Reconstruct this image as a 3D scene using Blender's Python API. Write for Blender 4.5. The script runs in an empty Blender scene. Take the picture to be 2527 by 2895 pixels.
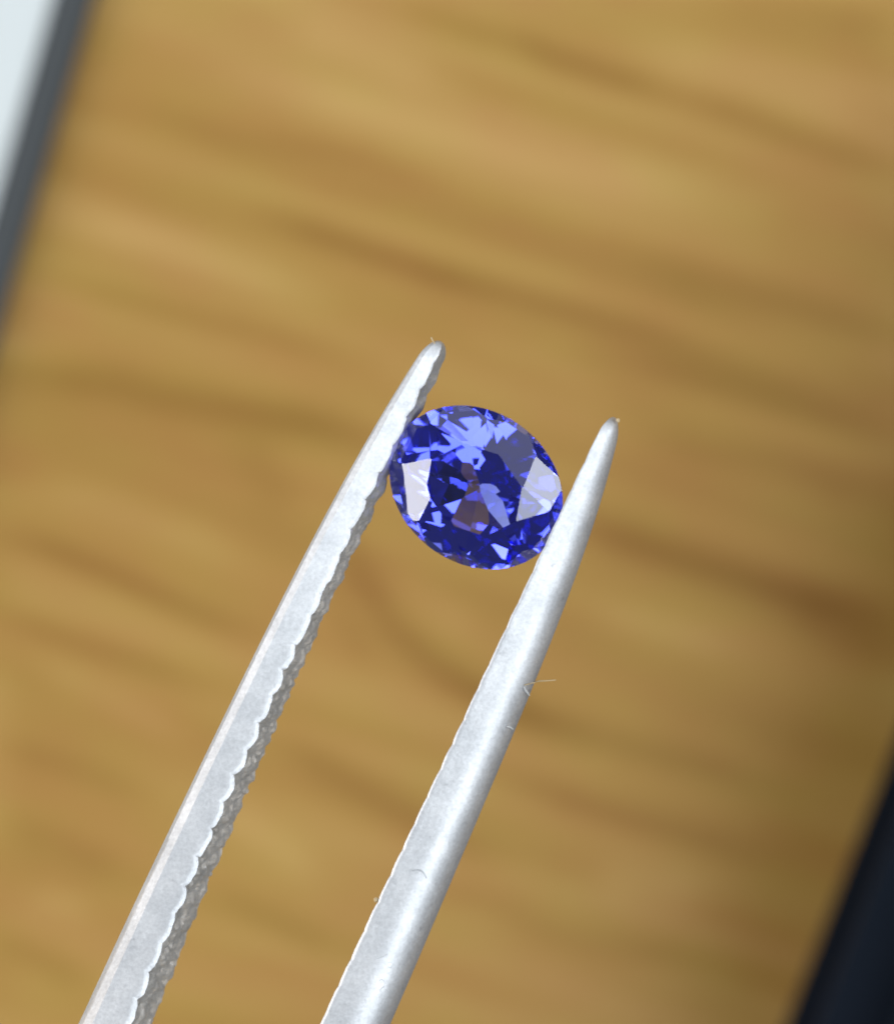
import bpy, bmesh, math, random
import numpy as np
from mathutils import Vector, Matrix

random.seed(7)
rng = np.random.default_rng(7)
SC = bpy.context.scene
COL = SC.collection

# ------------------------------------------------------------------ camera
# one unit is one centimetre.  Table top at z = 0, tweezers and gem held 6 cm above it.
SC.unit_settings.scale_length = 0.01
FOCUS_Z, CAM_Z = 6.0, 18.0
PXU = 2527 / 2.85                       # photograph pixels per cm in the plane of the tweezers
cam_d = bpy.data.cameras.new("camera")
cam = bpy.data.objects.new("camera", cam_d)
COL.objects.link(cam)
cam.location = (0, 0, CAM_Z)
cam_d.sensor_fit = 'HORIZONTAL'
cam_d.sensor_width = 36
cam_d.lens = 36 * (CAM_Z - FOCUS_Z) / 2.85
cam_d.clip_start, cam_d.clip_end = 0.1, 1000
cam_d.dof.use_dof = True
cam_d.dof.focus_distance = CAM_Z - FOCUS_Z + 0.02
cam_d.dof.aperture_fstop = cam_d.lens * 1e-3 / 0.30
SC.camera = cam

def at(X, Y, z):
    """point of the place that the photograph shows at pixel (X, Y), at height z"""
    k = (CAM_Z - z) / (CAM_Z - FOCUS_Z) / PXU
    return Vector(((X - 1263.5) * k, (1447.5 - Y) * k, z))

# ------------------------------------------------------------------ light
world = bpy.data.worlds.new("World")
SC.world = world
world.use_nodes = True
bg = world.node_tree.nodes["Background"]
bg.inputs[0].default_value = (0.86, 0.92, 1.0, 1)
bg.inputs[1].default_value = 0.14

def area(name, az, el, dist, w, h, radiance, color):
    """a window or an added light panel, placed from the gem at azimuth az, elevation el (degrees)"""
    l = bpy.data.lights.new(name, 'AREA')
    l.shape = 'RECTANGLE'
    l.size, l.size_y = w, h
    l.energy = radiance * math.pi * w * h
    l.color = color
    o = bpy.data.objects.new(name, l)
    COL.objects.link(o)
    a, e = math.radians(az), math.radians(el)
    d = Vector((math.cos(a) * math.cos(e), math.sin(a) * math.cos(e), math.sin(e)))
    o.location = Vector((0, 0, 6)) + d * dist
    o.rotation_euler = d.to_track_quat('Z', 'Y').to_euler()
    return o

LAMPS = [                                # azimuth, elevation, distance, width, height, radiance, colour
    (184, 24, 70, 50, 36, 8.5, (0.985, 0.985, 0.99)),
    (316, 60, 80, 56, 48, 5.2, (0.88, 0.95, 1.0)),
    (112, 34, 80, 22, 22, 6.0, (0.85, 0.93, 1.0)),
    (8, 30, 80, 40, 28, 7.0, (0.90, 0.95, 1.0)),
    (75, 50, 90, 90, 70, 1.0, (0.93, 0.97, 1.0)),  # added dim fill panel for wall and ceiling bounce, no window
]
for q in LAMPS:
    area("light_panel", *q)

SC.view_settings.view_transform = 'Standard'
SC.view_settings.look = 'None'
SC.view_settings.exposure = 0.0
SC.view_settings.gamma = 1.0
SC.view_settings.use_curve_mapping = False
cy = SC.cycles
cy.max_bounces = 32
cy.transmission_bounces = 32
cy.glossy_bounces = 16
cy.diffuse_bounces = 4
cy.volume_bounces = 0
cy.caustics_refractive = True
cy.caustics_reflective = False
cy.sample_clamp_indirect = 12
cy.filter_width = 1.8
cy.use_denoising = True
try:
    cy.denoiser = 'OPENIMAGEDENOISE'
    cy.denoising_input_passes = 'RGB_ALBEDO_NORMAL'
except Exception:
    pass

# ------------------------------------------------------------------ helpers
def mat(name):
    m = bpy.data.materials.new(name)
    m.use_nodes = True
    nt = m.node_tree
    return m, nt, nt.nodes["Principled BSDF"]

def N(nt, kind, **kw):
    n = nt.nodes.new(kind)
    for k, v in kw.items():
        if k.startswith('i_'):
            key = k[2:].replace('_', ' ')
            n.inputs[key].default_value = v
        else:
            setattr(n, k, v)
    return n

def L(nt, a, b):
    nt.links.new(a, b)

def obj(name, me, m=None, parent=None, smooth=False, sharp=None):
    if isinstance(me, bmesh.types.BMesh):
        d = bpy.data.meshes.new(name)
        me.to_mesh(d)
        me.free()
        me = d
    if m:
        me.materials.clear()
        me.materials.append(m)
    if smooth:
        me.polygons.foreach_set('use_smooth', [True] * len(me.polygons))
        if sharp is not None:
            me.set_sharp_from_angle(angle=math.radians(sharp))
    o = bpy.data.objects.new(name, me)
    COL.objects.link(o)
    if parent:
        o.parent = parent
    return o

def tag(o, label=None, cat=None, group=None, kind=None):
    for k, v in (('label', label), ('category', cat), ('group', group), ('kind', kind)):
        if v:
            o[k] = v
    return o

def grid_mesh(name, P, closed_v=False, caps=False):
    """P: (rows, cols, 3) points -> quad mesh"""
    r, c, _ = P.shape
    idx = np.arange(r * c).reshape(r, c)
    faces = []
    cc = c if closed_v else c - 1
    for j in range(cc):
        k = (j + 1) % c
        for i in range(r - 1):
            faces.append((idx[i, j], idx[i, k], idx[i + 1, k], idx[i + 1, j]))
    if caps:
        faces.append(tuple(idx[0, ::-1]))
        faces.append(tuple(idx[-1, :]))
    me = bpy.data.meshes.new(name)
    me.from_pydata(P.reshape(-1, 3).tolist(), [], [tuple(int(q) for q in f) for f in faces])
    me.update()
    return me

def vnoise(x, y, seed=0):
    """smooth value noise on numpy arrays"""
    xi, yi = np.floor(x).astype(int), np.floor(y).astype(int)
    fx, fy = x - xi, y - yi
    fx, fy = fx * fx * (3 - 2 * fx), fy * fy * (3 - 2 * fy)
    def h(a, b):
        n = (a * 374761393 + b * 668265263 + seed * 1442695041) & 0xffffffff
        n = ((n ^ (n >> 13)) * 1274126177) & 0xffffffff
        return ((n ^ (n >> 16)) & 0xffff) / 65535.0
    return (h(xi, yi) * (1 - fx) + h(xi + 1, yi) * fx) * (1 - fy) + (h(xi, yi + 1) * (1 - fx) + h(xi + 1, yi + 1) * fx) * fy

# ------------------------------------------------------------------ wooden table
GA = math.radians(-17.5)                          # the grain runs along u
U = np.array([math.cos(GA), math.sin(GA)])
V = np.array([-math.sin(GA), math.cos(GA)])
U_END = 30.0
R_END = 0.55                                       # rounding of the table end

# darker and lighter growth rings, plus painted light falloff: polylines in the table's surface, half width, depth
K = 2527 / 1792
STREAKS = [
    ([(230, 200), (480, 280), (720, 310), (880, 360)], 26, 0.45),
    ([(800, -10), (900, 40), (1000, 90)], 36, 0.35),
    ([(1000, 60), (1120, 120), (1270, 165), (1340, 190)], 30, 0.75),
    ([(1350, 190), (1480, 230), (1640, 300), (1800, 350)], 34, 0.5),
    ([(1400, -20), (1600, 15), (1800, 60)], 40, 0.6),
    ([(520, 430), (640, 470), (760, 515), (900, 560), (1000, 590)], 27, 0.95),
    ([(850, 560), (980, 590), (1120, 625), (1280, 665), (1400, 720), (1560, 770), (1800, 830)], 36, 0.75),
    ([(1250, 520), (1420, 580), (1600, 610), (1800, 680)], 60, 0.55),
    ([(60, 545), (180, 580), (330, 620), (500, 660), (640, 700), (760, 735)], 20, 0.7),
    ([(-30, 745), (110, 750), (220, 765), (330, 795), (480, 825), (640, 850), (760, 880)], 44, 1.1),
    ([(560, 845), (700, 880), (900, 960)], 40, 0.45),
    ([(1180, 690), (1340, 745), (1520, 800), (1800, 880)], 30, 0.8),
    ([(1250, 850), (1400, 900), (1560, 930), (1800, 1010)], 40, 0.6),
    ([(1080, 1000), (1230, 1070), (1400, 1130), (1560, 1180), (1800, 1240)], 40, 1.0),
    ([(1560, 1220), (1700, 1270), (1830, 1310)], 60, 0.45),
    ([(480, 860), (540, 960), (580, 1040)], 55, 0.45),
    ([(-20, 1070), (90, 1095), (220, 1150), (340, 1210), (460, 1260), (560, 1300)], 24, 0.85),
    ([(-20, 1225), (120, 1275), (300, 1340), (420, 1390)], 22, 0.55),
    ([(690, 1060), (720, 1160), (790, 1260), (880, 1340), (1000, 1410), (1150, 1470)], 36, 0.95),
    ([(640, 1150), (700, 1250), (740, 1330)], 24, 0.5),
    ([(900, 1380), (1080, 1450), (1260, 1500), (1420, 1540), (1580, 1600)], 34, 0.7),
    ([(540, 1470), (700, 1570), (860, 1660), (980, 1720)], 36, 0.7),
    ([(1010, 1560), (1180, 1620), (1360, 1670), (1560, 1730)], 30, 0.7),
    ([(-20, 1490), (160, 1540), (300, 1600)], 26, 0.55),
    ([(-20, 1640), (120, 1690), (260, 1760)], 34, 0.55),
    ([(-20, 1880), (80, 1920), (180, 1980)], 30, 0.6),
    ([(420, 1780), (560, 1850), (680, 1920)], 30, 0.45),
    ([(1000, 1850), (1200, 1900), (1400, 1930)], 30, 0.5),
    ([(780, 1760), (960, 1800), (1100, 1850)], 26, 0.4),
    ([(450, 140), (640, 190), (860, 250), (1100, 320), (1300, 370), (1520, 430)], 44, -0.75),
    ([(560, 40), (760, 110), (900, 170)], 36, -0.6),
    ([(1250, 90), (1500, 150), (1800, 240)], 50, -0.5),
    ([(130, 430), (300, 480), (480, 540), (640, 600)], 36, -0.5),
    ([(0, 700), (40, 680)], 30, -0.3),
    ([(40, 960), (200, 1000), (420, 1080), (500, 1110)], 36, -0.55),
    ([(900, 660), (1080, 720), (1230, 790)], 24, -0.4),
    ([(1180, 1220), (1300, 1260), (1480, 1310)], 34, -0.35),
    ([(780, 1140), (850, 1190), (960, 1260)], 34, -0.4),
    ([(1180, 1760), (1420, 1800)], 44, -0.5),
    ([(60, 1330), (220, 1400), (380, 1480)], 24, -0.5),
    ([(1150, 960), (1500, 1090), (1800, 1180)], 170, 0.42),  # broad light falloff towards the lower right, painted into the wood
    ([(-20, 800), (300, 860), (560, 960)], 90, 0.22),
    ([(1250, 1420), (1500, 1500), (1700, 1560)], 120, 0.22),  # the painted falloff continues lower down
    ([(430, 1620), (560, 1700), (640, 1760)], 34, -0.5),
    ([(60, 1790), (180, 1830)], 30, -0.4),
]

def grain_shade_field(x, y):
    """growth-ring darkness and painted light falloff of the board at table points"""
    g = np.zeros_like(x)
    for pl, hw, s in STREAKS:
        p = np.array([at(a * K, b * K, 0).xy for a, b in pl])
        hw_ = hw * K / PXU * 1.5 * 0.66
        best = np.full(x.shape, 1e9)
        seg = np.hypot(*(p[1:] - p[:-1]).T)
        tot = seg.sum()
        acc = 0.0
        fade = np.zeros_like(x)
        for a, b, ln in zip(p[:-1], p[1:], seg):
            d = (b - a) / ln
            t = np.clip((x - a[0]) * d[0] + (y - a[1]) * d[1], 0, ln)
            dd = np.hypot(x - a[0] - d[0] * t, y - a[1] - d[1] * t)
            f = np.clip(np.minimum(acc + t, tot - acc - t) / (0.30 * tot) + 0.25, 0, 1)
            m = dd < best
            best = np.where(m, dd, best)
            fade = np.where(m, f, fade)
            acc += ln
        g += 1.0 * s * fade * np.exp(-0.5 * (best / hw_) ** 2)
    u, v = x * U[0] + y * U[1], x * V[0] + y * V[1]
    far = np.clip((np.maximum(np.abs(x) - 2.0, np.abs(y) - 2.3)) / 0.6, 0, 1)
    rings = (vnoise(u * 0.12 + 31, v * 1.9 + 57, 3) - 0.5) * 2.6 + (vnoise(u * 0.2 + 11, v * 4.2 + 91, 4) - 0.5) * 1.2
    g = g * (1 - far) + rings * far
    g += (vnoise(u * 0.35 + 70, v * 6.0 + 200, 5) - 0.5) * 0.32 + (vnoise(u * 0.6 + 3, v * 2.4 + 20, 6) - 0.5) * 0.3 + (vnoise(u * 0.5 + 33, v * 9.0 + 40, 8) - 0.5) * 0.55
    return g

def build_table():
    us = np.concatenate([np.linspace(-62, -8, 19), np.linspace(-7.5, -3.2, 16), np.arange(-3.1, 3.1, 0.035), np.linspace(3.2, 6, 12), np.linspace(7, U_END - R_END, 8)])
    ss = [(u, 0.0) for u in us]
    for a in np.linspace(0, math.pi / 2, 15):       # the rounded end, then its face and the underside
        ss.append((U_END - R_END + R_END * math.sin(a), -R_END + R_END * math.cos(a)))
    ss += [(U_END, -1.2), (U_END, -2.4), (U_END - 0.2, -2.6), (-62, -2.6)]
    vs = np.concatenate([np.linspace(-45, -4, 15), np.linspace(-3.6, -3.1, 4), np.arange(-3.0, 3.0, 0.035), np.linspace(3.1, 3.6, 4), np.linspace(4, 45, 15)])
    ss = np.array(ss)
    r, c = len(ss), len(vs)
    P = np.zeros((r, c, 3))
    P[:, :, 0] = ss[:, 0][:, None] * U[0] + vs[None, :] * V[0]
    P[:, :, 1] = ss[:, 0][:, None] * U[1] + vs[None, :] * V[1]
    P[:, :, 2] = ss[:, 1][:, None]
    me = grid_mesh("wooden_table", P.transpose(1, 0, 2), closed_v=True, caps=True)
    bm = bmesh.new()
    bm.from_mesh(me)
    bmesh.ops.recalc_face_normals(bm, faces=bm.faces)
    bm.to_mesh(me)
    bm.free()
    n = len(me.vertices)
    co = np.zeros(n * 3)
    me.vertices.foreach_get('co', co)
    co = co.reshape(-1, 3)
    at_ = me.attributes.new("grain", 'FLOAT', 'POINT')  # grain tone together with the painted falloff
    at_.data.foreach_set('value', grain_shade_field(co[:, 0], co[:, 1]).astype(np.float32))
    return me

m_wood, nt, b = mat("satin_wood")
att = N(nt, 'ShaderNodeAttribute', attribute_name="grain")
tc = N(nt, 'ShaderNodeTexCoord')
mp = N(nt, 'ShaderNodeMapping')
mp.inputs['Rotation'].default_value = (0, 0, -GA)
L(nt, tc.outputs['Object'], mp.inputs['Vector'])
mp2 = N(nt, 'ShaderNodeMapping')
mp2.inputs['Scale'].default_value = (1.2, 22, 8)
L(nt, mp.outputs[0], mp2.inputs['Vector'])
fine = N(nt, 'ShaderNodeTexNoise', i_Scale=1.6, i_Detail=6.0, i_Roughness=0.65)
L(nt, mp2.outputs[0], fine.inputs['Vector'])
mp3 = N(nt, 'ShaderNodeMapping')
mp3.inputs['Scale'].default_value = (0.9, 2.4, 1)
L(nt, mp.outputs[0], mp3.inputs['Vector'])
blot = N(nt, 'ShaderNodeTexNoise', i_Scale=1.3, i_Detail=3.0, i_Roughness=0.55)
L(nt, mp3.outputs[0], blot.inputs['Vector'])
ma = N(nt, 'ShaderNodeMath', operation='MULTIPLY_ADD')
ma.inputs[1].default_value = 0.5
L(nt, fine.outputs['Fac'], ma.inputs[0])
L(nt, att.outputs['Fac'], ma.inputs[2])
mr = N(nt, 'ShaderNodeMapRange')
mr.inputs['From Min'].default_value = -0.85
mr.inputs['From Max'].default_value = 1.75
L(nt, ma.outputs[0], mr.inputs['Value'])
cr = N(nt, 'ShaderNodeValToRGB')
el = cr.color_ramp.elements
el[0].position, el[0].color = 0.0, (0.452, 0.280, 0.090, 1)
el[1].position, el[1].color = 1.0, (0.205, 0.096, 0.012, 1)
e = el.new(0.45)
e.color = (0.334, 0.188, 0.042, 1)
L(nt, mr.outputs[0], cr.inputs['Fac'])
hs = N(nt, 'ShaderNodeHueSaturation')
mrh = N(nt, 'ShaderNodeMapRange')
mrh.inputs['From Min'].default_value, mrh.inputs['From Max'].default_value = 0.35, 0.65
mrh.inputs['To Min'].default_value, mrh.inputs['To Max'].default_value = 0.493, 0.505
L(nt, blot.outputs['Fac'], mrh.inputs['Value'])
L(nt, mrh.outputs[0], hs.inputs['Hue'])
L(nt, cr.outputs['Color'], hs.inputs['Color'])
L(nt, hs.outputs['Color'], b.inputs['Base Color'])
b.inputs['Roughness'].default_value = 0.5
b.inputs['Specular IOR Level'].default_value = 0.25
bp = N(nt, 'ShaderNodeBump', i_Strength=0.15, i_Distance=0.02)
L(nt, fine.outputs['Fac'], bp.inputs['Height'])
L(nt, bp.outputs['Normal'], b.inputs['Normal'])

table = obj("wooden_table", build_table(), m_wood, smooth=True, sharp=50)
tag(table, "honey brown wooden table top with blurred darker grain streaks", "table")

# ------------------------------------------------------------------ black case, bottom right
def build_case():
    m, nt, b = mat("dark_leatherette")
    nz = N(nt, 'ShaderNodeTexNoise', i_Scale=9.0, i_Detail=4.0)
    cr = N(nt, 'ShaderNodeValToRGB')
    cr.color_ramp.elements[0].color = (0.004, 0.007, 0.011, 1)
    cr.color_ramp.elements[1].color = (0.008, 0.011, 0.020, 1)
    L(nt, nz.outputs['Fac'], cr.inputs['Fac'])
    L(nt, cr.outputs['Color'], b.inputs['Base Color'])
    b.inputs['Roughness'].default_value = 0.85
    b.inputs['Specular IOR Level'].default_value = 0.08
    bp = N(nt, 'ShaderNodeBump', i_Strength=0.4, i_Distance=0.01)
    L(nt, nz.outputs['Fac'], bp.inputs['Height'])
    L(nt, bp.outputs['Normal'], b.inputs['Normal'])
    root = bpy.data.objects.new("black_case", None)
    COL.objects.link(root)
    a, c = at(2205, 2895, 0), at(2527, 2070, 0)
    d = (c.xy - a.xy).normalized()
    root.location = ((a.x + c.x) / 2, (a.y + c.y) / 2, 0)
    root.rotation_euler = (0, 0, math.atan2(d.y, d.x) - math.pi / 2)
    def slab(name, x0, z0, z1, bev, w=7.0, y0=-6.0, y1=4.6):
        bm = bmesh.new()
        for v in bmesh.ops.create_cube(bm, size=1.0)['verts']:
            v.co = Vector((x0 + (v.co.x + 0.5) * (w - 2 * x0), y0 + x0 + (v.co.y + 0.5) * (y1 - y0 - 2 * x0), z0 + (v.co.z + 0.5) * (z1 - z0)))
        up = [e for e in bm.edges if abs(e.verts[0].co.z - e.verts[1].co.z) > 0.01]
        bmesh.ops.bevel(bm, geom=up, offset=0.5, segments=8, affect='EDGES')
        bmesh.ops.bevel(bm, geom=[e for e in bm.edges if abs(e.calc_face_angle(0)) > 1.0], offset=bev, segments=4, affect='EDGES')
        return obj(name, bm, m, root, smooth=True, sharp=40)
    slab("body", -0.03, 0.0, 0.98, 0.40)
    slab("lid", -0.03, 0.99, 1.75, 0.30)
    tag(root, "blurred dark navy black case with a rounded lid on the wooden table", "case")
build_case()

# ------------------------------------------------------------------ flat tray with a dark rim, top left
def build_tray():
    root = bpy.data.objects.new("display_tray", None)
    COL.objects.link(root)
    a, c = at(268, 0, 0.0), at(0, 935, 0.0)
    d = (a.xy - c.xy).normalized()                  # along the visible side
    n = Vector((d.y, -d.x))                         # towards the middle of the picture
    mid = (a.xy + c.xy) / 2
    rot = math.atan2(d.y, d.x) - math.pi / 2
    root.location = (mid.x, mid.y, 0)
    root.rotation_euler = (0, 0, rot)
    w, l, h, rim = 6.5, 9.0, 0.10, 0.185
    m_rim, nt, b = mat("grey_plastic_rim")
    nz = N(nt, 'ShaderNodeTexNoise', i_Scale=3.0, i_Detail=4.0)
    cr = N(nt, 'ShaderNodeValToRGB')
    cr.color_ramp.elements[0].color = (0.036, 0.041, 0.044, 1)
    cr.color_ramp.elements[1].color = (0.046, 0.052, 0.056, 1)
    L(nt, nz.outputs['Fac'], cr.inputs['Fac'])
    L(nt, cr.outputs['Color'], b.inputs['Base Color'])
    b.inputs['Roughness'].default_value = 0.6
    m_in, nt, b = mat("white_card")
    nz = N(nt, 'ShaderNodeTexNoise', i_Scale=1.2, i_Detail=3.0)
    cr = N(nt, 'ShaderNodeValToRGB')
    cr.color_ramp.elements[0].color = (0.52, 0.56, 0.56, 1)
    cr.color_ramp.elements[1].color = (0.66, 0.69, 0.69, 1)
    L(nt, nz.outputs['Fac'], cr.inputs['Fac'])
    L(nt, cr.outputs['Color'], b.inputs['Base Color'])
    b.inputs['Roughness'].default_value = 0.5
    # rim: a frame round the panel, its right side along local x = 0
    bm = bmesh.new()
    y0, y1 = -l * 0.45, l * 0.55
    outer = [(-w, y0), (0, y0), (0, y1), (-w, y1)]
    inner = [(-w + rim, y0 + rim), (-rim, y0 + rim), (-rim, y1 - rim), (-w + rim, y1 - rim)]
    rings = [[bm.verts.new((x, y, z)) for x, y in pl] for pl, z in ((outer, 0.0), (outer, h), (inner, h), (inner, 0.0))]
    for A, B in zip(rings, rings[1:] + rings[:1]):
        for i in range(4):
            j = (i + 1) % 4
            bm.faces.new((A[i], A[j], B[j], B[i]))
    bmesh.ops.recalc_face_normals(bm, faces=bm.faces)
    bmesh.ops.bevel(bm, geom=[e for e in bm.edges if all(v.co.z > h * 0.5 for v in e.verts)], offset=0.03, segments=3, affect='EDGES')
    obj("rim", bm, m_rim, root, smooth=True, sharp=40)
    bm = bmesh.new()
    g = 0.004
    x0, x1, yy0, yy1 = -w + rim + g, -rim - g, y0 + rim + g, y1 - rim - g
    q = bmesh.ops.create_cube(bm, size=1.0)
    for v in q['verts']:
        v.co = Vector(((x0 + x1) / 2 + v.co.x * (x1 - x0), (yy0 + yy1) / 2 + v.co.y * (yy1 - yy0), 0.037 + v.co.z * 0.066))
    obj("inner_panel", bm, m_in, root)
    tag(root, "flat white panel with a dark grey rim, blurred, lying on the wooden table", "tray")
build_tray()

# ------------------------------------------------------------------ tweezers
def steel(name, lo, hi, rough, bump_d, scale, metal):
    m, nt, b = mat(name)
    tc = N(nt, 'ShaderNodeTexCoord')
    n1 = N(nt, 'ShaderNodeTexNoise', i_Scale=scale, i_Detail=5.0, i_Roughness=0.6)
    L(nt, tc.outputs['Object'], n1.inputs['Vector'])
    n2 = N(nt, 'ShaderNodeTexNoise', i_Scale=9.0, i_Detail=3.0, i_Roughness=0.6)
    L(nt, tc.outputs['Object'], n2.inputs['Vector'])
    cr = N(nt, 'ShaderNodeValToRGB')
    cr.color_ramp.elements[0].position, cr.color_ramp.elements[1].position = 0.3, 0.7
    cr.color_ramp.elements[0].color = (*lo, 1)
    cr.color_ramp.elements[1].color = (*hi, 1)
    L(nt, n2.outputs['Fac'], cr.inputs['Fac'])
    # small dark pits and scuffs
    n3 = N(nt, 'ShaderNodeTexNoise', i_Scale=26.0, i_Detail=2.0)
    L(nt, tc.outputs['Object'], n3.inputs['Vector'])
    pr = N(nt, 'ShaderNodeMapRange')
    pr.inputs['From Min'].default_value, pr.inputs['From Max'].default_value = 0.68, 0.76
    pr.inputs['To Min'].default_value, pr.inputs['To Max'].default_value = 0.0, 0.35
    L(nt, n3.outputs['Fac'], pr.inputs['Value'])
    mx = N(nt, 'ShaderNodeMix', data_type='RGBA', blend_type='MULTIPLY')
    L(nt, pr.outputs[0], mx.inputs['Factor'])
    n4 = N(nt, 'ShaderNodeTexNoise', i_Scale=95.0, i_Detail=3.0, i_Roughness=0.7)
    L(nt, tc.outputs['Object'], n4.inputs['Vector'])
    sp = N(nt, 'ShaderNodeMapRange')
    sp.inputs['From Min'].default_value, sp.inputs['From Max'].default_value = 0.3, 0.7
    sp.inputs['To Min'].default_value, sp.inputs['To Max'].default_value = 0.84, 1.08
    L(nt, n4.outputs['Fac'], sp.inputs['Value'])
    spk = N(nt, 'ShaderNodeMix', data_type='RGBA', blend_type='MULTIPLY')
    spk.inputs['Factor'].default_value = 1.0
    L(nt, cr.outputs['Color'], spk.inputs[6])
    L(nt, sp.outputs[0], spk.inputs[7])
    L(nt, spk.outputs[2], mx.inputs[6])
    mx.inputs[7].default_value = (0.45, 0.45, 0.47, 1)
    L(nt, mx.outputs[2], b.inputs['Base Color'])
    b.inputs['Metallic'].default_value = metal
    rr = N(nt, 'ShaderNodeMapRange')
    rr.inputs['To Min'].default_value, rr.inputs['To Max'].default_value = rough - 0.08, rough + 0.10
    L(nt, n1.outputs['Fac'], rr.inputs['Value'])
    L(nt, rr.outputs[0], b.inputs['Roughness'])
    bp = N(nt, 'ShaderNodeBump', i_Strength=0.6, i_Distance=bump_d)
    L(nt, n1.outputs['Fac'], bp.inputs['Height'])
    L(nt, bp.outputs['Normal'], b.inputs['Normal'])
    return m

m_steel = steel("blasted_steel", (0.55, 0.56, 0.58), (0.68, 0.685, 0.70), 0.52, 0.0012, 70.0, 0.80)
m_jaw = steel("cut_steel", (0.50, 0.49, 0.47), (0.74, 0.72, 0.69), 0.40, 0.004, 90.0, 0.6)

LEFT_L = [(1210, 964), (1163.6, 1031.5), (1116.9, 1110.4), (1067.2, 1192.2), (1000, 1309), (897.4, 1500), (831.2, 1628.6), (772.7, 1733.8),
          (718.2, 1850.6), (655.8, 1979.2), (581.8, 2131.2), (545.4, 2200), (472.8, 2359.6), (418.4, 2468.4), (345.9, 2628), (277, 2765.8), (222.5, 2892.8)]
LEFT_R = [(1258, 968), (1235, 1016), (1219, 1063.6), (1190, 1098), (1178.2, 1140), (1150, 1180), (1143.2, 1221.4), (1118, 1256), (1102, 1288.6),
          (1084.7, 1327), (1046.7, 1397), (1011.7, 1469.8), (998.7, 1500), (971, 1565), (940.3, 1628.6), (909, 1702.6), (874, 1772.7), (839, 1839),
          (803.9, 1913), (764.9, 1998.7), (729.9, 2076.6), (694.8, 2158.4), (655.8, 2236.4), (585.3, 2399.5), (512.7, 2573.6), (436.5, 2736.8), (374, 2892.8)]
RIGHT_L = [(1705, 1197), (1680.5, 1240.2), (1645.4, 1319), (1606, 1398), (1575.3, 1463.7), (1549, 1520.7), (1509.6, 1604), (1478.9, 1678.4), (1435, 1766),
           (1400, 1836.2), (1347.2, 1950), (1292, 2069.7), (1227.5, 2198.6), (1149.2, 2382.7), (1075.6, 2525.4), (1011, 2668), (951.3, 2797), (905.2, 2893.7)]
RIGHT_R = [(1757, 1209), (1741.8, 1275.3), (1724.3, 1358.5), (1689.2, 1450.6), (1658.5, 1547), (1627.9, 1634.6), (1588.4, 1748.6), (1553.4, 1853.7),
           (1518.3, 1932.6), (1499, 1960), (1448.4, 2083.5), (1393.2, 2217), (1342.6, 2345.9), (1287.3, 2484), (1232, 2608.3), (1176.8, 2732.6), (1112.4, 2889.1)]

ROLL = math.radians(17)
PITCH, LIP = 0.097, 0.30
T_SEEN, T_END = 2.75, 8.6

def arm_frame(tip, foot):
    a, c = at(*tip, FOCUS_Z), at(*foot, FOCUS_Z)
    d = (c - a).normalized()
    return a, d, Vector((-d.y, d.x, 0))             # origin, along (tip -> hand), to the right in the picture

def edge_poly(pts, fr, deg=4):
    o, d, s = fr
    q = [at(x, y, FOCUS_Z) - o for x, y in pts]
    t = np.array([v.dot(d) for v in q])
    p = np.array([v.dot(s) for v in q])
    c = np.polyfit(t, p, deg)
    tt = np.linspace(-0.02, T_SEEN, 200)
    pp = np.polyval(c, np.clip(tt, 0.0, 2.42))
    sl = (np.polyval(c, 2.42) - np.polyval(c, 1.7)) / 0.72
    def f(x):
        x = np.asarray(x, float)
        inside = np.polyval(c, np.clip(x, -0.02, 2.42))
        return np.where(x > 2.42, inside + sl * (x - 2.42), inside)
    return f

def tri(x):
    return np.abs((x % 1.0) - 0.5) * 2.0

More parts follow.
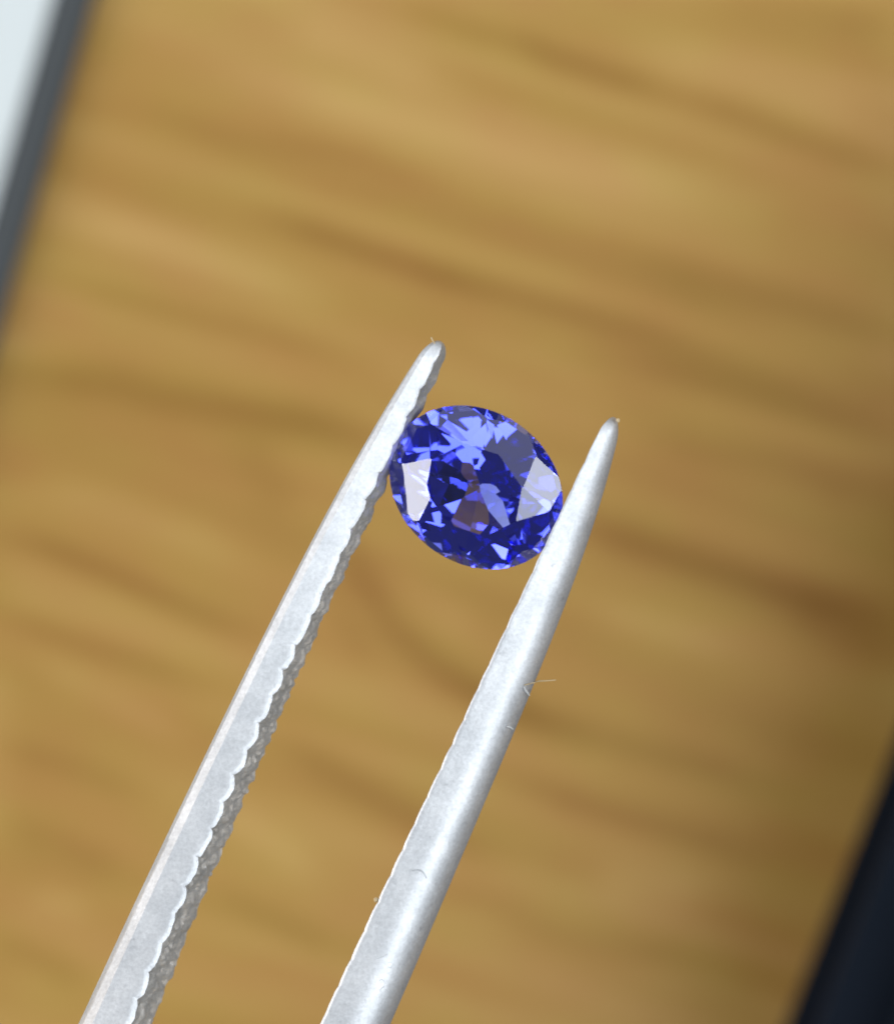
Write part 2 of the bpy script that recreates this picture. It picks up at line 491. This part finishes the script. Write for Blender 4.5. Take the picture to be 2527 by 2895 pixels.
def build_arm(tip, foot, Lp, Rp, side, parent, t_tip):
    """side -1: the gripping ridge is the right edge in view; +1: the left edge"""
    fr = arm_frame(tip, foot)
    o, d, s = fr
    fl, frr = edge_poly(Lp, fr), edge_poly(Rp, fr)
    ts = np.concatenate([t_tip + 0.07 * (1 - np.cos(np.linspace(0, math.pi / 2, 22))), np.arange(t_tip + 0.074, T_SEEN, 0.0042), np.linspace(T_SEEN, T_END, 40)])
    W = frr(ts) - fl(ts)
    W = np.where(ts > 2.6, np.interp(ts, [2.6, 5.0, T_END], [W[np.searchsorted(ts, 2.6)], 0.2, 0.16]), W)
    ridge = frr(ts) if side < 0 else fl(ts)
    H = np.clip(0.085 + 0.052 * ts, 0, 0.30) * (1.0 if side < 0 else 1.35)
    q = np.clip((ts - t_tip) / 0.075, 0, 1)
    rnd = np.sqrt(np.clip(1 - (1 - q) ** 2, 0, 1)) * 0.97 + 0.03     # the rounded tip
    roll = ROLL if side < 0 else math.radians(3)
    cr_, sr_ = math.cos(roll), math.sin(roll)
    lean = np.radians(np.interp(ts, [0, 0.5, 1.3, 2.4], [-14, -10, 0, 9]))    # the arm is slightly twisted
    ct_ = np.cos(lean)
    e2 = s * sr_ + Vector((0, 0, -cr_))
    e2, o_, d_, s_ = (np.array(v) for v in (e2, o, d, s))
    e1 = s_[None] * ct_[:, None] + np.array([[0, 0, 1.0]]) * np.sin(lean)[:, None]
    if side < 0:
        r = np.minimum(0.40 * W, 0.40 * H)
        T = (W + r * sr_) / ct_
    else:
        r = np.minimum(0.60 * W, 0.47 * H)
        T = r + (W - (H - r) * sr_ - r) / ct_
    T = np.maximum(T, r * 1.15)
    # --- toothed gripping face: diamond cut, deeper at the ridge, worn by small chips
    M = 30
    hs_ = np.linspace(0, 1, M)
    tt = ts[:, None] + 0 * hs_[None]
    hh = hs_[None] * H[:, None]
    ph = (tt + (vnoise(tt * 3.1, tt * 0 + 2, 11) - 0.5) * 0.05 + (vnoise(tt * 9.0, tt * 0 + 7, 12) - 0.5) * 0.022) / PITCH
    skew = hh / 0.16
    a1, a2 = tri(ph + skew * 0.8), tri(ph - skew * 0.8)
    saw = (ph % 1.0)
    scallop = np.sin(math.pi * np.clip(saw, 0, 1)) ** 0.62
    depth = 0.0145 * (0.65 + 0.7 * vnoise(np.floor(ph) + 0.01, tt * 0 + 9, 51)) * (1 - scallop) * np.exp(-hh / 0.045) + 0.013 * (1 - np.minimum(a1, a2) ** 0.8) * np.clip(hh / 0.03, 0, 1)
    calm = 0.5 + 0.5 * np.clip(hh / 0.02, 0, 1)          # the filed edge itself is cleaner than the face
    depth += ((vnoise(tt / 0.021, hh / 0.021, 21 + side) - 0.5) * 0.010 + (vnoise(tt / 0.009, hh / 0.009, 31 + side) - 0.5) * 0.004) * calm
    amp = np.interp(ts, [t_tip, t_tip + 0.12, t_tip + 1.0, 4.2, 4.6], [0.12, 0.6, 0.95, 1, 0])[:, None]
    if side > 0:
        amp = amp * 0.24
    depth = np.clip(depth, -0.004, 0.05) * amp
    def pos(S, Hh):
        """local (thickness, height) -> world; the tip narrows about the middle of the section"""
        Sc, Hc = (T * 0.5)[:, None], (H * 0.5)[:, None]
        S2 = Sc + (S - Sc) * rnd[:, None]
        H2 = Hc + (Hh - Hc) * rnd[:, None]
        base = o_[None, None] + ts[:, None, None] * d_[None, None] + ridge[:, None, None] * s_[None, None]
        return base + side * S2[..., None] * e1[:, None, :] + H2[..., None] * e2
    jawP = pos(depth, hh)
    # --- smooth sides and back of the arm: from the ridge over the top, the rounded shoulder, the back, to the lower ridge
    S_cols, H_cols = [depth[:, 0]], [0 * ts]
    # the filed lip along the teeth: a narrow bevel that falls towards the gripping face
    lip = np.clip(0.17 * (T - r), 0.002, 0.021) * (1.0 if side < 0 else 0.7) * (1.0 + 0.35 * (vnoise(ts * 7, ts * 0 + 5, 41) - 0.5))
    drop = lip * (LIP if side < 0 else 0.45)
    for f in (0.25, 0.5, 0.75, 1.0):
        S_cols.append(depth[:, 0] + lip * f); H_cols.append(-drop * (1 - (1 - f) ** 1.6))
    for f in (0.15, 0.4, 0.7, 1.0):
        S_cols.append((depth[:, 0] + lip) * (1 - f) + (T - r) * f); H_cols.append(-drop)
    for a in np.linspace(0.12, 1, 9):
        an = a * math.pi / 2
        if side < 0:                                   # filed flat bevel along the outer edge
            S_cols.append(T - r + r * np.interp(a, [0, 0.6, 1], [0, 0.66, 1.0]))
            H_cols.append(r * np.interp(a, [0, 0.6, 1], [0, 0.40, 1.0]) - drop * (1 - a))
        else:
            S_cols.append(T - r + r * np.sin(an)); H_cols.append(r - r * np.cos(an) - drop * (1 - a))
    under = 0.0 * T if side < 0 else 0.22 * r           # the back draws in underneath
    for f in (0.25, 0.5, 0.75):
        S_cols.append(T + 0.008 * math.sin(math.pi * f) * (H / 0.2) * (side < 0) - under * f); H_cols.append(r + (H - 2 * r) * f)
    for a in np.linspace(0, 1, 9):
        an = a * math.pi / 2
        S_cols.append(T - under - r + r * np.cos(an)); H_cols.append(H - r + r * np.sin(an))
    S_cols.append(depth[:, -1]); H_cols.append(H)
    armP = pos(np.stack(S_cols, 1), np.stack(H_cols, 1))
    # fine wear in the outer surface
    c = armP.shape[1]
    me = grid_mesh("arm", armP)
    bm = bmesh.new(); bm.from_mesh(me)
    bm.verts.ensure_lookup_table()
    first = [bm.verts[j] for j in range(c)]
    lastv = [bm.verts[(len(ts) - 1) * c + j] for j in range(c)]
    bm.faces.new(first); bm.faces.new(lastv[::-1])
    bmesh.ops.recalc_face_normals(bm, faces=bm.faces)
    bm.to_mesh(me); bm.free()
    arm = obj("arm", me, m_steel, parent, smooth=True, sharp=24)
    jme = grid_mesh("toothed_face", jawP)
    jaw = obj("toothed_face", jme, m_jaw, arm, smooth=True, sharp=25)
    return arm

tw = bpy.data.objects.new("tweezers", None)
COL.objects.link(tw)
tag(tw, "pair of pale matt steel tweezers with toothed jaws gripping the blue gemstone", "tweezers")
left_arm = build_arm((1240, 960), (298, 2893), LEFT_L, LEFT_R, -1, tw, 0.0)
right_arm = build_arm((1735, 1176), (1008, 2893), RIGHT_L, RIGHT_R, +1, tw, 0.0)

# ------------------------------------------------------------------ gemstone
def build_gem():
    GA_, GB_ = 260.5 / PXU, 216.5 / PXU
    g = 0.035                                          # half thickness of the girdle
    bm = bmesh.new()
    # 96-sided column to be cut
    bmesh.ops.create_cone(bm, cap_ends=True, segments=96, radius1=1.0, radius2=1.0, depth=4)
    J = random.Random(34)
    P1, P2, R2, Z2, P3, R3, Z3 = 56, 42, 0.93, 0.10, 31, 0.34, 0.66
    NM, OFF = 8, 0
    GNS, GBS = 14.0, 0.012
    P5, R5, Z5 = 37, 0.62, 0.43
    P4, R4, Z4 = 49, 0.955, 0.085
    def cut(az, ang, r, z):
        """a facet whose normal leans ang degrees from the axis (over 90: pavilion) through the ring of radius r at height z"""
        a, t = math.radians(az), math.radians(ang)
        n = Vector((math.cos(a) * math.sin(t), math.sin(a) * math.sin(t), math.cos(t)))
        p = Vector((math.cos(a) * r, math.sin(a) * r, z))
        res = bmesh.ops.bisect_plane(bm, geom=bm.verts[:] + bm.edges[:] + bm.faces[:], plane_co=p, plane_no=n, clear_outer=True, dist=1e-6)
        ed = [x for x in res['geom_cut'] if isinstance(x, bmesh.types.BMEdge)]
        if len(ed) > 2:
            bmesh.ops.edgeloop_fill(bm, edges=ed)
    CA = 33.0
    table_r = 0.56
    zt = g + (1 - table_r) * math.tan(math.radians(CA))
    cut(0, 0.001, 0, zt)
    for k in range(8):
        cut(k * 45 + J.uniform(-1, 1), CA + J.uniform(-1, 1), 1.0 + J.uniform(-.01, .01), g)
    for k in range(16):
        cut(11.25 + k * 22.5 + J.uniform(-1, 1), 43 + J.uniform(-1, 1), 0.995, g + J.uniform(-.008, .004))
    for k in range(8):
        cut(22.5 + k * 45 + J.uniform(-1, 1), 24 + J.uniform(-1, 1), table_r * 0.925 + J.uniform(-.01, .01), zt)
    # pavilion: steep girdle tier, long mains, shallow facets round the keel
    for k in range(16):
        cut(11.25 + k * 22.5 + J.uniform(-1, 1), 180 - P1 + J.uniform(-1.5, 1.5), 1.0, -g)
    for k in range(16):
        cut(k * 22.5 + J.uniform(-1, 1), 180 - P4 + J.uniform(-1.5, 1.5), R4, -Z4)
    for k in range(NM):
        cut(k * 360 / NM + OFF + J.uniform(-2, 2), 180 - P2 + J.uniform(-1.5, 1.5), R2, -g - Z2)
    for k in range(16):
        cut(11.25 + k * 22.5 + J.uniform(-2, 2), 180 - P5 + J.uniform(-1.5, 1.5), R5, -Z5)
    for k in range(8):
        cut(22.5 + k * 45 + J.uniform(-2, 2), 180 - P3 + J.uniform(-2, 2), R3, -Z3)
    mean = (GA_ + GB_) / 2
    bmesh.ops.scale(bm, vec=(GA_, GB_, mean * 0.98), verts=bm.verts)
    bmesh.ops.dissolve_limit(bm, angle_limit=0.002, verts=bm.verts, edges=bm.edges)
    bmesh.ops.recalc_face_normals(bm, faces=bm.faces)
    m, nt, b = mat("blue_sapphire")
    nt.nodes.remove(b)
    out = nt.nodes['Material Output']
    gl = N(nt, 'ShaderNodeBsdfGlass', i_IOR=1.77, i_Roughness=0.0)
    gl.inputs['Color'].default_value = (1, 1, 1, 1)
    L(nt, gl.outputs[0], out.inputs['Surface'])
    tcg = N(nt, 'ShaderNodeTexCoord')
    ng = N(nt, 'ShaderNodeTexNoise', i_Scale=GNS, i_Detail=2.0)
    L(nt, tcg.outputs['Object'], ng.inputs['Vector'])
    bg_ = N(nt, 'ShaderNodeBump', i_Strength=GBS, i_Distance=0.004)
    L(nt, ng.outputs['Fac'], bg_.inputs['Height'])
    L(nt, bg_.outputs['Normal'], gl.inputs['Normal'])
    va = N(nt, 'ShaderNodeVolumeAbsorption')
    va.inputs['Color'].default_value = (0.085, 0.17, 0.98, 1)
    va.inputs['Density'].default_value = 4.4
    L(nt, va.outputs[0], out.inputs['Volume'])
    o = obj("gemstone", bm, m)
    o.location = at(1346, 1377.5, 5.955)
    o.rotation_euler = (Matrix.Rotation(math.radians(5), 3, 'X') @ Matrix.Rotation(math.radians(-5), 3, 'Y') @ Matrix.Rotation(math.radians(-36.2), 3, 'Z')).to_euler()
    tag(o, "faceted oval blue sapphire held between the tips of the tweezers", "gemstone")
    return o
gem = build_gem()

# ------------------------------------------------------------------ lint, dust and scratches on the steel
from mathutils.bvhtree import BVHTree

def bvh(o):
    me = o.data
    return BVHTree.FromPolygons([v.co.copy() for v in me.vertices], [tuple(p.vertices) for p in me.polygons])
TREES = [bvh(left_arm), bvh(right_arm)]

def drape(px, lift=0.0, floor=None):
    """photograph points -> points lying on the tweezers (or at height floor where they hang past the edge)"""
    out = []
    for X, Y in px:
        eye = Vector((0, 0, CAM_Z))
        d = (at(X, Y, FOCUS_Z) - eye).normalized()
        hit = None
        for t in TREES:
            h = t.ray_cast(eye, d)
            if h[0] is not None and (hit is None or h[0].z > hit.z):
                hit = h[0]
        if hit is None:
            hit = at(X, Y, floor if floor is not None else (out[-1].z if out else FOCUS_Z - 0.03))
        out.append(hit + Vector((0, 0, lift)))
    return out

def tube(name, pts, radii, m, parent=None, sub=6, sides=6):
    """smooth thread through pts with a radius at each point"""
    P, Rr = [], []
    n = len(pts)
    for i in range(n - 1):
        p0, p1, p2, p3 = pts[max(i - 1, 0)], pts[i], pts[i + 1], pts[min(i + 2, n - 1)]
        for k in range(sub):
            t = k / sub
            P.append(0.5 * ((2 * p1) + (p2 - p0) * t + (2 * p0 - 5 * p1 + 4 * p2 - p3) * t * t + (3 * p1 - p0 - 3 * p2 + p3) * t ** 3))
            Rr.append(radii[i] * (1 - t) + radii[i + 1] * t)
    P.append(pts[-1]); Rr.append(radii[-1])
    G = np.zeros((len(P), sides, 3))
    for i, p in enumerate(P):
        d = (P[min(i + 1, len(P) - 1)] - P[max(i - 1, 0)]).normalized()
        a = d.cross(Vector((0, 0, 1)))
        a = a.normalized() if a.length > 1e-4 else Vector((1, 0, 0))
        b_ = d.cross(a)
        for j in range(sides):
            an = 2 * math.pi * j / sides
            G[i, j] = p + (a * math.cos(an) + b_ * math.sin(an)) * Rr[i]
    return obj(name, grid_mesh(name, G, closed_v=True, caps=True), m, parent, smooth=True)

def plain(name, c1, c2, rough, sss=0.0):
    m, nt, b = mat(name)
    nz = N(nt, 'ShaderNodeTexNoise', i_Scale=40.0, i_Detail=3.0)
    cr = N(nt, 'ShaderNodeValToRGB')
    cr.color_ramp.elements[0].color = (*c1, 1)
    cr.color_ramp.elements[1].color = (*c2, 1)
    L(nt, nz.outputs['Fac'], cr.inputs['Fac'])
    L(nt, cr.outputs['Color'], b.inputs['Base Color'])
    b.inputs['Roughness'].default_value = rough
    return m
m_lint = plain("pale_lint", (0.42, 0.31, 0.16), (0.62, 0.50, 0.32), 0.8)
m_white = plain("white_lint", (0.42, 0.43, 0.43), (0.60, 0.60, 0.60), 0.7)
m_hair = plain("grey_hair", (0.40, 0.42, 0.44), (0.54, 0.56, 0.58), 0.6)
m_scr = plain("scuffed_steel", (0.48, 0.49, 0.51), (0.60, 0.61, 0.63), 0.6)

def lint(name, px, r, m, label, cat="lint", lift=0.004, floor=None):
    p = drape(px, lift, floor)
    n = len(p)
    rr = [r * (0.55 + 0.45 * math.sin(math.pi * (0.15 + 0.7 * i / (n - 1)))) for i in range(n)]
    return tag(tube(name, p, rr, m), label, cat, "lint and dust on the tweezers")

lint("lint_fibre", [(1482, 1937), (1494, 1934), (1508, 1930), (1522, 1926), (1540, 1925), (1571, 1923)], 0.0021, m_lint,
     "thin pale fibre sticking out sideways from the outer edge of the smooth tweezers arm")
lint("lint_fibre", [(1480, 1942), (1485, 1952), (1491, 1960), (1495, 1966)], 0.0048, m_white,
     "short thick white fibre just below the long fibre on the smooth arm")
lint("lint_fibre", [(1432, 2054), (1441, 2056), (1449, 2062)], 0.0040, m_white,
     "tiny white flake of lint low on the outer side of the smooth arm")
lint("hair", [(1166, 2464), (1178, 2461), (1190, 2463), (1200, 2472), (1207, 2484)], 0.0019, m_hair,
     "thin grey hair curved like an arch across the smooth tweezers arm", "hair", 0.002)
lint("lint_fibre", [(1219, 953), (1222, 960), (1229, 970)], 0.0030, m_lint,
     "tiny pale spike of lint on the very tip of the toothed arm", floor=5.97)

def crumb(px, z, r, m, label):
    bm = bmesh.new()
    bmesh.ops.create_icosphere(bm, subdivisions=2, radius=r)
    for v in bm.verts:
        v.co *= 0.75 + 0.5 * random.random()
    o = obj("dust_crumb", bm, m)
    o.location = at(*px, z)
    return tag(o, label, "dust", "lint and dust on the tweezers")
crumb((1064, 2545), 5.985, 0.0085, m_lint, "pale dust crumb clinging to the inner edge of the smooth arm")
crumb((1747, 1188), 5.975, 0.0060, m_lint, "pale dust crumb at the rounded tip of the smooth arm")

# worn marks scratched into the smooth arm
for px in ([(1070, 2776), (1078, 2770), (1086, 2776), (1086, 2788), (1076, 2798), (1074, 2806)],
           [(1096, 2724), (1104, 2722), (1110, 2728), (1104, 2736), (1097, 2734)],
           [(1064, 2712), (1080, 2706), (1096, 2698)]):
    p = drape(px, 0.0006)
    tube("scratch", p, [0.0009] * len(p), m_scr, right_arm, sub=4)
